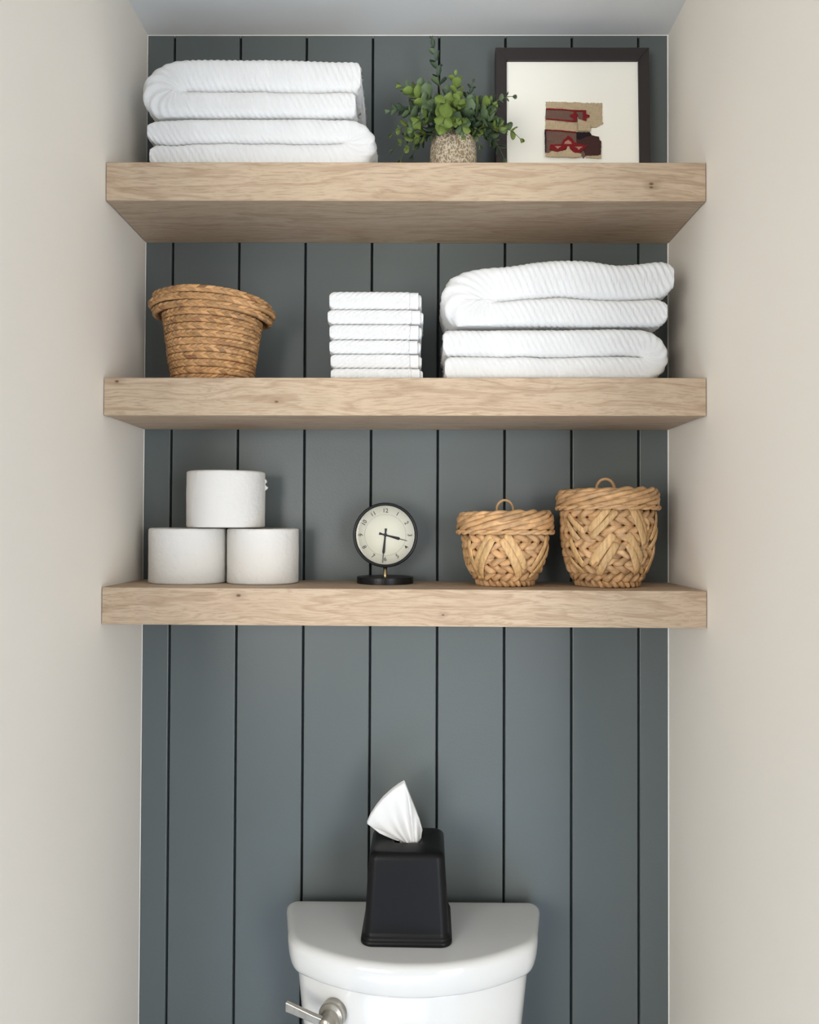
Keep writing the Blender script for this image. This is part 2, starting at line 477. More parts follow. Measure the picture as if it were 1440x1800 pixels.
def bath_towel(label, group, loc, xe_u, xe_l, xb, hu, hl, rx, side, w, seed, er=(0.018, 0.018), sag=None, z0=0.0):
    t = thing('folded_towel', label, 'towel', loc, (0, 0, 0), group)
    path, hs = u_path(xe_u, xe_l, xb, z0, hu, hl, rx, side=side)
    hs = round_ends(hs, path, *er)
    P = towel_strip(path, hs, w, seed)
    if sag is not None: P = bend_grid(P, 0.0, 2 * (hu + hl), sag)
    H_ = 2 * (hu + hl); q = np.clip(P[..., 2] / H_, 0, 1); wt = 4 * q * (1 - q)       # the seam between layers wanders
    P[..., 2] += 0.0016 * wob(P[..., 0] * 26, seed + 21) * wt
    P[..., 1] += (0.0016 * wob(P[..., 0] * 17 + 3 * np.sign(q - 0.5), seed + 22)) * (P[..., 1] < 0)
    P[..., 2] = np.maximum(P[..., 2], 0.0002)
    grids('folded_cloth', [(P, False, True, True, True)], M_terry, t)
    return t

YT = -0.0955; WT = 0.0755
g1 = 'bath towels on the top shelf'; g2 = 'bath towels on the middle shelf'
z1 = SH[1][0]
bath_towel('lower white ribbed bath towel on the top shelf, rounded fold on its right end', g1, (-0.24, YT, z1 + 0.0002),
           -0.173, -0.169, 0.192, 0.0200, 0.0220, 0.056, 1, WT, 11, (0.026, 0.022), lambda x: -0.0022 + 0.0016 * np.sin(x * 9 + 1))
bath_towel('upper white ribbed bath towel on the top shelf, thick fold on its left end', g1, (-0.24, YT, z1 + 0.0852),
           0.168, 0.160, -0.184, 0.0265, 0.0208, 0.074, -1, WT + 0.001, 12, (0.010, 0.004), lambda x: 0.003 * np.sin(x * 11 + 2) - 0.002)
z2 = SH[2][0]
bath_towel('lower white ribbed bath towel on the middle shelf, rounded fold on its right end', g2, (0.24, YT, ztop(2, 0.24) + 0.0006),
           -0.179, -0.176, 0.180, 0.0225, 0.0195, 0.046, 1, WT, 13, (0.012, 0.010), lambda x: -0.0020 + 0.001 * np.sin(x * 13))
bath_towel('upper white ribbed bath towel on the middle shelf, big rounded fold at its left', g2, (0.24, YT, ztop(2, 0.24) + 0.0872),
           0.186, 0.176, -0.181, 0.0300, 0.0222, 0.090, -1, WT + 0.001, 14, (0.034, 0.022), lambda x: 0.006 * np.cos((x - 0.02) * 24) - 0.003 + 0.012 * np.clip((x - 0.1) / 0.08, 0, 1))

def washcloth(label, z0, h, x0, x1, seed, hem=True):
    t = thing('folded_washcloth', label, 'washcloth', (-0.0475, -0.105, z0), (0, 0, 0), 'washcloths stacked on the middle shelf')
    n = int((x1 - x0) / 0.0011)
    xs = np.linspace(x0, x1, n); r = h / 2
    path = np.stack([xs, np.full(n, r)], 1)
    hs = round_ends(np.full(n, r), path, 0.010, 0.0016)
    P = towel_strip(path, hs, 0.062, seed, 0.0026, 0.0007, -0.75)
    P[..., 2] = np.clip(P[..., 2], 0.0, h)
    grids('folded_cloth', [(P, False, True, True, True)], M_terry, t)
    # smooth hem band at the free end and the inner ply behind it
    xs = np.linspace(x1 - 0.0005, x1 + 0.0135, 14)
    path = np.stack([xs, np.full(14, r)], 1)
    P = towel_strip(path, np.full(14, r * 0.96), 0.0605, seed + 1, 0.0, 0.0004)
    grids('hem', [(P, False, True, True, True)], M_hem, t)
    xs = np.linspace(x1 + 0.0131, x1 + 0.0185, 8)
    path = np.stack([xs, np.full(8, r * 1.0)], 1)
    P = towel_strip(path, round_ends(np.full(8, r * 0.80), path, 0.001, 0.004), 0.055, seed + 2, 0.0, 0.0004)
    grids('inner_ply', [(P, False, True, True, True)], M_hem, t)
wz = [1.6800, 1.7005, 1.7233, 1.7461, 1.7708, 1.7946, 1.8238]
wl = ['lowest washcloth of the white stack on the middle shelf', 'second white washcloth from the bottom of the stack',
      'third white washcloth from the bottom of the stack', 'fourth white washcloth from the bottom of the stack',
      'second white washcloth from the top of the stack', 'topmost white washcloth of the stack on the middle shelf']
wxx = [(-0.0700, 0.0580), (-0.0705, 0.0560), (-0.0725, 0.0545), (-0.0725, 0.0560), (-0.0755, 0.0585), (-0.0730, 0.0555)]
for i in range(6):
    washcloth(wl[i], wz[i] + 0.0001, wz[i + 1] - wz[i] - 0.0004, wxx[i][0], wxx[i][1], 31 + i * 3)

# ------------------------------------------------------------------ open braided basket
M_braid = straw('braided_seagrass', srgb(188, 146, 100), 0.6, (130, 130, 130), 0.84, 1.14)
M_liner = painted('shade_dark_liner', srgb(112, 80, 48), 0.8, 0.3, 120, 0.2, 0.2)  # dark colour stands for shade seen between the coils
def braid_basket():
    t = thing('braided_basket', 'open seagrass basket of stacked braided coils with a flared rim', 'basket', (-0.3215, -0.105, ztop(2, -0.32)))
    rs = np.random.RandomState(5)
    NR = 13; RH = 0.01135; K = 44; per = 20; nu = K * per; nv = 21
    u = np.arange(nu) / nu * 2 * PI
    v = np.linspace(-1, 1, nv)
    U, V = np.meshgrid(u, v, indexing='ij')
    def rad(z): return 0.0648 + 0.0205 * (z / 0.14) ** 0.9
    for i in range(NR):
        zc = (i + 0.5) * RH
        kk = K
        x = U / (2 * PI) * kk + rs.rand()
        half = V > 0
        ph = x - 0.62 * np.abs(V) + np.where(half, 0.5, 0.0)
        tile = np.floor(ph).astype(int) % kk
        fr = ph - np.floor(ph)
        vv = np.abs(V)
        lump = np.sqrt(np.clip(1 - np.abs(2 * fr - 1) ** 5, 0, 1)) * (0.45 + 0.55 * fr) * np.sqrt(np.clip(1 - vv ** 6, 0, 1)) * (1 - 0.45 * (1 - vv) ** 5)
        lift = np.where(half, 1.0, 0.85)
        d = 0.0052 * lump * lift + 0.0010
        r = rad(zc) + 0 * U
        ear = np.abs(np.cos(U))
        e = np.clip((ear - 0.55) / 0.45, 0, 1) ** 0.8
        zoff = 0.0
        if i >= NR - 3:
            kf = (0.75, 1.0, 0.55)[i - (NR - 3)]
            r = r + 0.018 * e * kf + 0.0012
            zoff = -0.004 * e
        z = zc + V * RH * 0.485 + zoff
        tl = 0.0 if i < 1 else 1.0
        z = z + tl * (-0.055 * (np.cos(U) * r) * (zc / 0.147) ** 1.2) + 0.0006 * wob(U * 2, i + 3)
        R_ = r + d - 0.004 + 0.0009 * wob(U * 3, 40 + i)
        P = np.stack([R_ * np.cos(U), R_ * np.sin(U), np.maximum(z, 0.0005)], -1)
        # inner side so each coil is a closed strand
        Rin = R_.copy()[:, [0, nv - 1]] - 0.0035
        Pin = np.stack([Rin * np.cos(U[:, [0, -1]]), Rin * np.sin(U[:, [0, -1]]), P[:, [0, -1], 2]], -1)
        PP = np.concatenate([P, Pin[:, ::-1]], 1)
        base = 0.60 + 0.70 * rs.rand(2 * kk) ** 0.8
        base = base * np.where(np.arange(2 * kk) % 2, 1.10, 0.86)
        hue = rs.rand(2 * kk); dark = rs.rand(2 * kk) < (0.06 if i in (3, 8, 9) else 0.03)
        idx = tile + np.where(half, kk, 0)
        c = np.stack([base[idx], base[idx] * (0.96 + 0.05 * hue[idx]), base[idx] * (0.88 + 0.2 * hue[idx])], -1)
        c[dark[idx]] *= np.array([0.62, 0.5, 0.5])
        cv = (0.5 + 0.5 * np.clip(lump * 1.4, 0, 1))[..., None]
        c = c * 1.0
        cc = np.concatenate([c, c[:, [-1, 0]] * 0.8], 1)
        grids('braid_coil', [(PP, True, True, False, False)], M_braid, t, cols=[cc])
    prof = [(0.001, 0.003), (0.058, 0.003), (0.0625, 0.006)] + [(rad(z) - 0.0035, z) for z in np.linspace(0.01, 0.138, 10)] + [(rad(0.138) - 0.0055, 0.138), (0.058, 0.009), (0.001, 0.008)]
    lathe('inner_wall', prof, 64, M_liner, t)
braid_basket()

# ------------------------------------------------------------------ lidded baskets
M_hya = straw('dried_water_hyacinth', srgb(198, 158, 114), 0.55, (55, 55, 90))
M_strap = straw('flat_leaf_straps', srgb(208, 170, 120), 0.55, (260, 260, 18))
M_core = painted('gap_shade_core', srgb(88, 60, 36), 0.85, 0.3, 120, 0.1, 0.2)  # dark colour stands for shade in gaps between the ropes
def rope_ring(name, rfn, zfn, a, b, twists, strands, mat, parent, seed, sr=1.0, flat=1.0, nper=9, taper=0.28, lo=0.74, hi=1.14, sgn=1, zmin=None, orb=0.62):
    """twisted rope bent into a ring: strands wound round each other, plump where they face out"""
    rs = np.random.RandomState(seed); n = max(120, int(twists * strands * 14)); s = np.arange(n) / n * 2 * PI
    gl = []; cols = []
    for k in range(strands):
        th = twists * s * sgn + 2 * PI * k / strands
        rr = rfn(s) + a * np.cos(th) * orb; zz = zfn(s) + b * np.sin(th) * orb
        pts = np.stack([rr * np.cos(s), rr * np.sin(s), zz], 1)
        rad = sr * (1 - taper * (0.5 - 0.5 * np.cos(th))) * (1 + 0.10 * wob(s * 5, seed + k))
        c = np.arange(nper) * 2 * PI / nper
        er = np.stack([np.cos(s), np.sin(s), 0 * s], 1); ez = np.array([0, 0, 1.0])
        P = pts[:, None] + rad[:, None, None] * (a * flat * np.cos(c)[None, :, None] * er[:, None] + b * np.sin(c)[None, :, None] * ez)
        if zmin is not None: P[..., 2] = np.maximum(P[..., 2], zmin)
        gl.append((P, True, True, False, False))
        seg = (np.floor(th / (2 * PI) + 0.25).astype(int)) % 997
        tv = rs.rand(998) * (hi - lo) + lo; tw = rs.rand(998)
        cc = np.stack([tv[seg], tv[seg] * (0.94 + 0.07 * tw[seg]), tv[seg] * (0.84 + 0.2 * tw[seg])], 1)
        cols.append(np.repeat(cc[:, None], nper, 1))
    return grids(name, gl, mat, parent, cols=cols)

def strap(rad, p0, p1, w, parent, tint, off):
    """flat leaf strap lying on the body between (angle, z) points"""
    n = 18; k = 5; P = np.zeros((n, 2 * k, 3))
    r0 = lambda z: rad(z)
    d = np.array([(p1[0] - p0[0]) * r0((p0[1] + p1[1]) / 2), p1[1] - p0[1]]); L = np.linalg.norm(d); d /= L; q = np.array([-d[1], d[0]])
    for i in range(n):
        t = i / (n - 1)
        ww = w * 1.02 * (0.82 + 0.22 * math.sin(PI * t)) * (1 + 0.05 * math.sin(9 * t + tint * 20))
        for j in range(2 * k):
            jj = j if j < k else 2 * k - 1 - j
            e = (jj / (k - 1) - 0.5) * 2
            z = p0[1] + (p1[1] - p0[1]) * t + q[1] * e * ww / 2
            ph = p0[0] + (p1[0] - p0[0]) * t + q[0] * e * ww / 2 / r0(max(z, 0.01))
            lift = off + 0.0004 + 0.0040 * math.sin(PI * min(1, max(0, t))) ** 0.35 + 0.0009 * math.cos(e * PI * 1.5)
            rr = r0(max(z, 0.005)) + lift - (0.0 if j < k else 0.0016)
            P[i, j] = (rr * math.sin(ph), -rr * math.cos(ph), z)
    c = np.ones((n, 2 * k, 3)) * np.array([1, 0.98, 0.95]) * tint
    return grids('strap', [(P, False, True, True, True)], M_strap, parent, cols=[c])

def ring_handle(parent, x, z, r, tr, ymul=1.0):
    n = 40; a = np.linspace(-0.25, PI + 0.25, n)
    pts = np.stack([x + r * np.cos(a), 0 * a, z + r * 1.15 * np.sin(a)], 1)
    rad = tr * (1 + 0.13 * np.sin(a * 26))
    o = grids('loop_handle', [(tube_grid(pts, rad, 9), False, True, True, True)], M_hya, parent, cols=[np.ones((n, 9, 3)) * 0.95])
    return o

def lidded(name, label, loc, prof, rows, H, lid_r, lid_h, straps, handle, seed, tw, base_r):
    zs = np.array([p[0] for p in prof]); rsx = np.array([p[1] for p in prof])
    rad = lambda z: np.interp(z, zs, rsx)
    t = thing(name, label, 'basket', loc, (0, 0, 0), 'lidded water hyacinth baskets')
    rh = H / rows
    core = [(0.001, 0.002), (base_r - 0.008, 0.002)] + [(rad(z) - 0.0055, z) for z in np.linspace(0.004, H, 12)] + [(0.001, H)]
    lathe('inner_wall', core, 48, M_core, t)
    for i in range(rows):
        zc = (i + 0.5) * rh; r = float(rad(zc))
        rope_ring('woven_row', lambda s, r=r, i=i: r - 0.0045 + 0.0008 * wob(s * 2, seed + i), lambda s, z=zc, i=i: z + 0.0007 * wob(s * 3, seed + 9 + i),
                  0.0044, rh * 0.52, tw if i else tw + 3, 2, M_hya, t, seed + i * 7, sr=1.0, taper=0.36, sgn=1 if i % 2 else -1, zmin=0.0004)
    for p0, p1, w, tint, off in straps:
        strap(rad, p0, p1, w, t, tint, off)
    lid = empty('lid', (0, 0, H + 0.0005)); lid.parent = t
    zz = lid_h
    tilt = lambda s: 0.0018 * np.cos(s + seed)
    lathe('lid_core', [(0.001, 0.0015), (lid_r - 0.006, 0.0015), (lid_r - 0.004, zz * 0.5), (lid_r - 0.007, zz - 0.002), (0.001, zz - 0.001)], 48, M_core, lid)
    rope_ring('rim_cord', lambda s: lid_r - 0.0022 + 0 * s, lambda s: 0.0032 + tilt(s) * 0.3, 0.0030, 0.0030, 11, 2, M_hya, lid, seed + 61, sr=1.0, taper=0.1, lo=0.9, hi=1.1)
    rope_ring('rim_rope', lambda s: lid_r - 0.0045 + 0.0006 * wob(s * 2, seed), lambda s: zz * 0.40 + tilt(s), 0.0046, zz * 0.21, 4, 3, M_hya, lid, seed + 62, sr=0.66, taper=0.12, orb=0.70)
    rope_ring('rim_rope', lambda s: lid_r - 0.0048 + 0.0006 * wob(s * 2, seed + 4), lambda s: zz * 0.68 + tilt(s) * 1.1, 0.0046, zz * 0.19, 5, 3, M_hya, lid, seed + 63, sr=0.66, taper=0.12, orb=0.70)
    rope_ring('rim_rope', lambda s: lid_r - 0.0095 + 0.0008 * wob(s * 2, seed + 5), lambda s: zz * 0.92 + tilt(s) * 1.2 + 0.0008 * wob(s * 3, seed), 0.0050, 0.0042, 8, 2, M_hya, lid, seed + 64, taper=0.15)
    for j, rr in enumerate(np.arange(lid_r - 0.018, 0.006, -0.0095)):
        rope_ring('top_coil', lambda s, rr=rr: rr + 0 * s, lambda s: zz * 0.93 + 0 * s, 0.0046, 0.0036, max(2, int(rr * 130)), 2, M_hya, lid, seed + 70 + j)
    ring_handle(lid, handle[0], zz + handle[1], handle[2], handle[3])
    return t

def phi(dx, r): return math.asin(max(-0.995, min(0.995, dx / r)))
# short basket: crop scale 7.2 px per photo px, 1.055 photo px per mm there
pS = [(0.0, 0.0455), (0.006, 0.0475), (0.012, 0.0500), (0.030, 0.0600), (0.050, 0.0672), (0.070, 0.0710), (0.090, 0.0725)]
rS = lambda z: np.interp(z, [p[0] for p in pS], [p[1] for p in pS])
kS = 1.0 / 7.2 * 0.000951
def sS(x, y):
    z = (1205 - y) * kS; return (phi((x - 705) * kS, float(rS(z)) + 0.002), z)
st = []
for a, b, w, ti, of in (((470, 560), (345, 1085), 0.0105, 0.98, 0.0), ((508, 610), (395, 1110), 0.0098, 0.92, 0.0012),
                        ((655, 548), (900, 1000), 0.0112, 1.02, 0.0), ((605, 610), (835, 1095), 0.0112, 0.98, 0.0012),
                        ((1195, 575), (975, 1005), 0.0102, 1.05, 0.0), ((1215, 700), (965, 1095), 0.0085, 0.95, 0.0012),
                        ((225, 620), (385, 1125), 0.0090, 1.0, 0.0)):
    st.append((sS(*a), sS(*b), w, ti, of))
for j in range(4):
    f0 = 1.9 + j * 0.75; sgn = 1 if j % 2 else -1
    st.append(((f0 - 0.28 * sgn, 0.086), (f0 + 0.28 * sgn, 0.016), 0.0105, 0.95, 0.0))
    st.append(((f0 - 0.28 * sgn + 0.16, 0.082), (f0 + 0.28 * sgn + 0.16, 0.014), 0.0100, 1.0, 0.001))
lidded('lidded_basket', 'short round woven basket with lid, beside the taller one on the lowest shelf', (0.1683, -0.0930, ztop(3, 0.168)),
       pS, 7, 0.0850, 0.0800, 0.0345, st, (-0.0005, 0.0065, 0.0135, 0.0021), 101, 10, 0.0465)
pT = [(0.0, 0.0500), (0.006, 0.0520), (0.014, 0.0555), (0.030, 0.0650), (0.055, 0.0725), (0.080, 0.0755), (0.105, 0.0765), (0.130, 0.0760)]
rT = lambda z: np.interp(z, [p[0] for p in pT], [p[1] for p in pT])
kT = 1.0 / 6.545 * 0.000951
def sT(x, y):
    z = (1385 - y) * kT; return (phi((x - 702) * kT, float(rT(z)) + 0.002), z)
st = []
for a, b, w, ti, of in (((600, 500), (400, 760), 0.0105, 1.02, 0.0), ((685, 530), (420, 835), 0.0090, 0.96, 0.0008),
                        ((845, 495), (1010, 915), 0.0120, 0.92, 0.0008), ((905, 495), (1035, 850), 0.0075, 1.0, 0.0),
                        ((1205, 530), (1110, 850), 0.0100, 1.0, 0.0), ((1212, 700), (1095, 935), 0.0085, 1.02, 0.0008),
                        ((208, 560), (360, 770), 0.0085, 1.0, 0.0), ((203, 640), (305, 850), 0.0085, 0.92, 0.0008),
                        ((650, 785), (435, 1140), 0.0135, 1.06, 0.0), ((690, 880), (515, 1245), 0.0105, 0.90, 0.0010),
                        ((800, 780), (980, 1120), 0.0115, 0.96, 0.0), ((800, 890), (935, 1235), 0.0105, 1.04, 0.0010),
                        ((1180, 900), (1015, 1285), 0.0105, 1.05, 0.0), ((225, 830), (365, 1150), 0.0100, 1.03, 0.0), ((240, 1050), (375, 1215), 0.0070, 0.95, 0.001)):
    st.append((sT(*a), sT(*b), w, ti, of))
for tier in (0, 1):
    for j in range(4):
        f0 = 1.9 + j * 0.75; sgn = 1 if j % 2 else -1; zt_ = 0.126 - tier * 0.05
        st.append(((f0 - 0.22 * sgn, zt_), (f0 + 0.22 * sgn, zt_ - 0.05), 0.0105, 0.97, 0.0))
lidded('lidded_basket', 'tall round woven basket with lid, near the right wall on the lowest shelf', (0.3385, -0.0950, ztop(3, 0.3385)),
       pT, 10, 0.1260, 0.0840, 0.0315, st, (-0.003, 0.0030, 0.0150, 0.0025), 201, 11, 0.0510)

# ------------------------------------------------------------------ toilet rolls
m = N('soft_tissue_paper'); c = m.coord(); q = m.n('ShaderNodeTexVoronoi', feature='SMOOTH_F1'); q.inputs['Scale'].default_value = 70
m.l(m.coord((1, 1, 1)), q.inputs['Vector'])
m.set((0.72, 0.70, 0.66, 1), 0.9, spec=0.15); m.bump(m.math('ADD', q.outputs['Distance'], m.noise(c, 160, 3)), 0.55, 0.0018); M_paper = m.m
M_card = painted('grey_cardboard', srgb(170, 150, 125), 0.9, 0.1, 200, 0.1, 0.05)
def roll(label, loc, r, h, seed, oval=1.0, tail=None):
    t = thing('toilet_roll', label, 'toilet roll', loc, (0, 0, seed), 'toilet rolls on the lowest shelf')
    prof = [(0.021, 0.0012), (r - 0.004, 0.0)] + [(r - 0.004 + 0.004 * math.sin(a), 0.003 - 0.003 * math.cos(a)) for a in np.linspace(0.3, PI / 2, 4)] + \
           [(r, z) for z in np.linspace(0.006, h - 0.006, 14)] + [(r - 0.004 + 0.004 * math.cos(a), h - 0.003 + 0.003 * math.sin(a)) for a in np.linspace(0.0, PI / 2, 4)] + [(0.021, h - 0.0012)]
    prof = np.array(prof); n = 96; a = np.arange(n) / n * 2 * PI
    P = np.zeros((len(prof), n, 3)); rr = prof[:, :1] * (1 + 0.006 * wob(a * 2, int(seed * 10) + 3)[None] + 0.004 * wob(prof[:, 1:2] * 60 + np.cos(a)[None], 4))
    P[..., 0] = rr * np.cos(a); P[..., 1] = rr * np.sin(a) * oval; P[..., 2] = prof[:, 1:2] + 0.0008 * np.sin(a + seed)[None] * (prof[:, 1:2] > h / 2)
    P[..., 2] = np.maximum(P[..., 2], 0.0)
    grids('paper_winding', [(P, False, True, False, False)], M_paper, t)
    lathe('cardboard_core', [(0.0212, 0.001), (0.0212, h - 0.001), (0.0202, h - 0.001), (0.0202, 0.001)], 32, M_card, t, closed=True)
    if tail:
        n = 8; v = []; f = []
        P = np.zeros((n, 3, 3))
        for i in range(n):
            tt = i / (n - 1); zz = h * 0.66 + h * 0.22 * tt
            for j in range(3):
                ang = tail + 0.02 * j; rr = r + 0.0006 + 0.0045 * j * math.sin(PI * min(1, tt * 1.05)) * (0.5 + 0.5 * math.sin(tt * 9))
                P[i, j] = (rr * math.cos(ang), rr * math.sin(ang), zz)
        o = grids('loose_end', [(P, False, False, False, False)], M_paper, t)
        s_ = o.modifiers.new('thick', 'SOLIDIFY'); s_.thickness = 0.0006
    return t
zr = ztop(3, -0.3)
roll('toilet roll at lower left of the pyramid, nearest the left wall', (-0.3690, -0.072, zr), 0.0647, 0.0925, 0.3)
roll('toilet roll at lower right of the pyramid, nearest the clock', (-0.2415, -0.070, zr), 0.0604, 0.0925, 1.1)
roll('toilet roll resting on top of the other two', (-0.3045, -0.072, zr + 0.0935), 0.0655, 0.0950, 2.0, 1.0, 4.25)

# ------------------------------------------------------------------ desk clock
m = N('black_metal_enamel'); c = m.coord(); m.set((0.008, 0.008, 0.009, 1), 0.36, spec=0.3); m.bump(m.noise(c, 400, 2), 0.05, 0.0005); M_black = m.m
m = N('clock_face_cream'); c = m.coord(); m.set(m.ramp(m.noise(c, 30, 2), [(0.3, srgb(208, 206, 190)), (0.7, srgb(213, 211, 196))]), 0.6); M_face = m.m
m = N('brass_post'); c = m.coord((1, 1, 80)); m.set(m.ramp(m.noise(c, 8, 2), [(0.3, srgb(150, 130, 95)), (0.7, srgb(176, 158, 118))]), 0.28, 1.0); M_brass = m.m
m = N('printed_grey'); m.set(srgb(150, 150, 140), 0.7); M_print = m.m
m = N('printed_black'); m.set(srgb(22, 22, 22), 0.6); M_ink = m.m
def clock():
    t = thing('desk_clock', 'round black desk clock with cream face on a brass post and black base', 'clock', (-0.0332, -0.064, ztop(3, -0.0345)))
    lathe('base', [(0.0005, 0.0), (0.0475, 0.0), (0.0483, 0.0008), (0.0483, 0.0105), (0.0475, 0.0113), (0.0005, 0.0113)], 72, M_black, t, smooth=False)
    lathe('post', [(0.0034, 0.0111), (0.0034, 0.029), (0.0005, 0.029)], 24, M_brass, t)
    head = empty('clock_head', (0, 0, 0.0822)); head.parent = t; head.rotation_euler = (math.radians(90), 0, 0)   # local +z faces the room
    R = 0.0552
    lathe('case', [(0.0005, -0.016), (R - 0.006, -0.016), (R - 0.0015, -0.013), (R, -0.009), (R, 0.0045), (R - 0.0012, 0.0062), (R - 0.0032, 0.0062), (R - 0.0046, 0.0045), (R - 0.0048, 0.0018), (0.0005, 0.0018)], 96, M_black, head)
    face = lathe('dial', [(0.0005, 0.0022), (R - 0.0050, 0.0022), (R - 0.0050, 0.0019), (0.0005, 0.0019)], 96, M_face, head)
    # minute ring circle and ticks
    rr = 0.0352
    lathe('dial_circle', [(rr - 0.0002, 0.0022), (rr - 0.0002, 0.00235), (rr + 0.0002, 0.00235), (rr + 0.0002, 0.0022)], 96, M_print, head)
    bm = bmesh.new()
    for k in range(60):
        a = k * PI / 30; big = k % 5 == 0
        L0, L1, w = (0.0463, 0.0485, 0.00022) if big else (0.0478, 0.0485, 0.00016)
        for (q0, q1) in ([(L0, L1)] + ([(0.0352, 0.0366)] if big else [])):
            vs = [bm.verts.new((q * math.sin(a) + s_ * w * math.cos(a), q * math.cos(a) - s_ * w * math.sin(a), 0.00232)) for q, s_ in ((q0, -1), (q1, -1), (q1, 1), (q0, 1))]
            bm.faces.new(vs)
    bm_obj('minute_marks', bm, M_print, head)
    for k in range(1, 13):
        a = k * PI / 6
        cu = bpy.data.curves.new('numeral', 'FONT'); cu.body = str(k); cu.size = 0.0100; cu.align_x = 'CENTER'; cu.align_y = 'CENTER'; cu.extrude = 0.00006; cu.offset = 0.00008
        cu.resolution_u = 3
        to = bpy.data.objects.new('tmp', cu); C.objects.link(to)
        dg = bpy.context.evaluated_depsgraph_get(); me = bpy.data.meshes.new_from_object(to.evaluated_get(dg))
        bpy.data.objects.remove(to)
        o = link_mesh('numeral', me, M_ink, head, False)
        ro = -a if k in (10, 11, 12, 1, 2, 3, 9) else PI - a
        o.location = (0.0415 * math.sin(a), 0.0415 * math.cos(a), 0.0024); o.rotation_euler = (0, 0, ro)
    def hand(name, ang, L, tail, w, z):
        o_ = [(-w * 0.9, -tail), (w * 0.9, -tail), (w * 0.55, -tail * 0.35), (w * 0.55, 0.006), (w, L * 0.62), (w * 0.25, L * 0.68), (w * 0.2, L), (-w * 0.2, L), (-w * 0.25, L * 0.68), (-w, L * 0.62), (-w * 0.55, 0.006), (-w * 0.55, -tail * 0.35)]
        bm = bmesh.new(); a_ = [bm.verts.new((p[0], p[1], z)) for p in o_]; b_ = [bm.verts.new((p[0], p[1], z + 0.0005)) for p in o_]
        bm.faces.new(list(reversed(a_))); bm.faces.new(b_); n = len(o_)
        for i in range(n): bm.faces.new((a_[i], a_[(i + 1) % n], b_[(i + 1) % n], b_[i]))
        o = bm_obj(name, bm, M_black, head); o.rotation_euler = (0, 0, -ang)
    hand('hour_hand', math.radians(104.7), 0.0385, 0.0110, 0.0026, 0.0030)
    hand('minute_hand', math.radians(185.4), 0.0475, 0.0112, 0.0023, 0.0038)
    lathe('hand_pivot', [(0.0030, 0.0024), (0.0030, 0.0050), (0.0022, 0.0056), (0.0002, 0.0056)], 20, M_black, head)
    # domed glass
    gl = [(R - 0.0048, 0.0050)] + [((R - 0.0048) * math.cos(a), 0.0050 + 0.0016 * math.sin(a)) for a in np.linspace(0.1, PI / 2 - 0.01, 12)]
    lathe('glass_cover', gl, 72, M_glass_clock, head)
M_glass_clock = thin_glass('thin_clock_glass', 1.38)
clock()

# ------------------------------------------------------------------ framed textile
M_frame = painted('black_brown_frame_wood', srgb(44, 38, 37), 0.5, 0.1, 200, 0.4, 0.08)
M_mat = painted('off_white_mount_board', srgb(246, 244, 233), 0.85, 0.08, 300, 0.2, 0.008)
def weave(name, col, var=0.18):
    m = N(name); c = m.coord()
    a = m.noise(m.coord((900, 1, 120)), 1.0, 2); b = m.noise(m.coord((60, 1, 700)), 1.0, 3)
    k = m.math('MULTIPLY', m.math('ADD', a, b), 0.5)
    m.set(m.ramp(k, [(0.3, tuple(x * (1 - var * 1.6) for x in col[:3])), (0.5, col[:3]), (0.7, tuple(min(1, x * (1 + var)) for x in col[:3]))]), 0.95, spec=0.05)
    m.bump(k, 0.6, 0.0012); return m.m
M_cream = weave('undyed_wool', srgb(182, 163, 134)); M_brown = weave('faded_brown_wool', srgb(112, 88, 78)); M_dark = weave('dark_brown_wool', srgb(72, 50, 48))
M_red = weave('madder_red_wool', srgb(122, 38, 40)); M_pink = weave('pale_pink_wool', srgb(170, 130, 114), 0.1); M_black_wool = weave('black_wool', srgb(42, 36, 40))
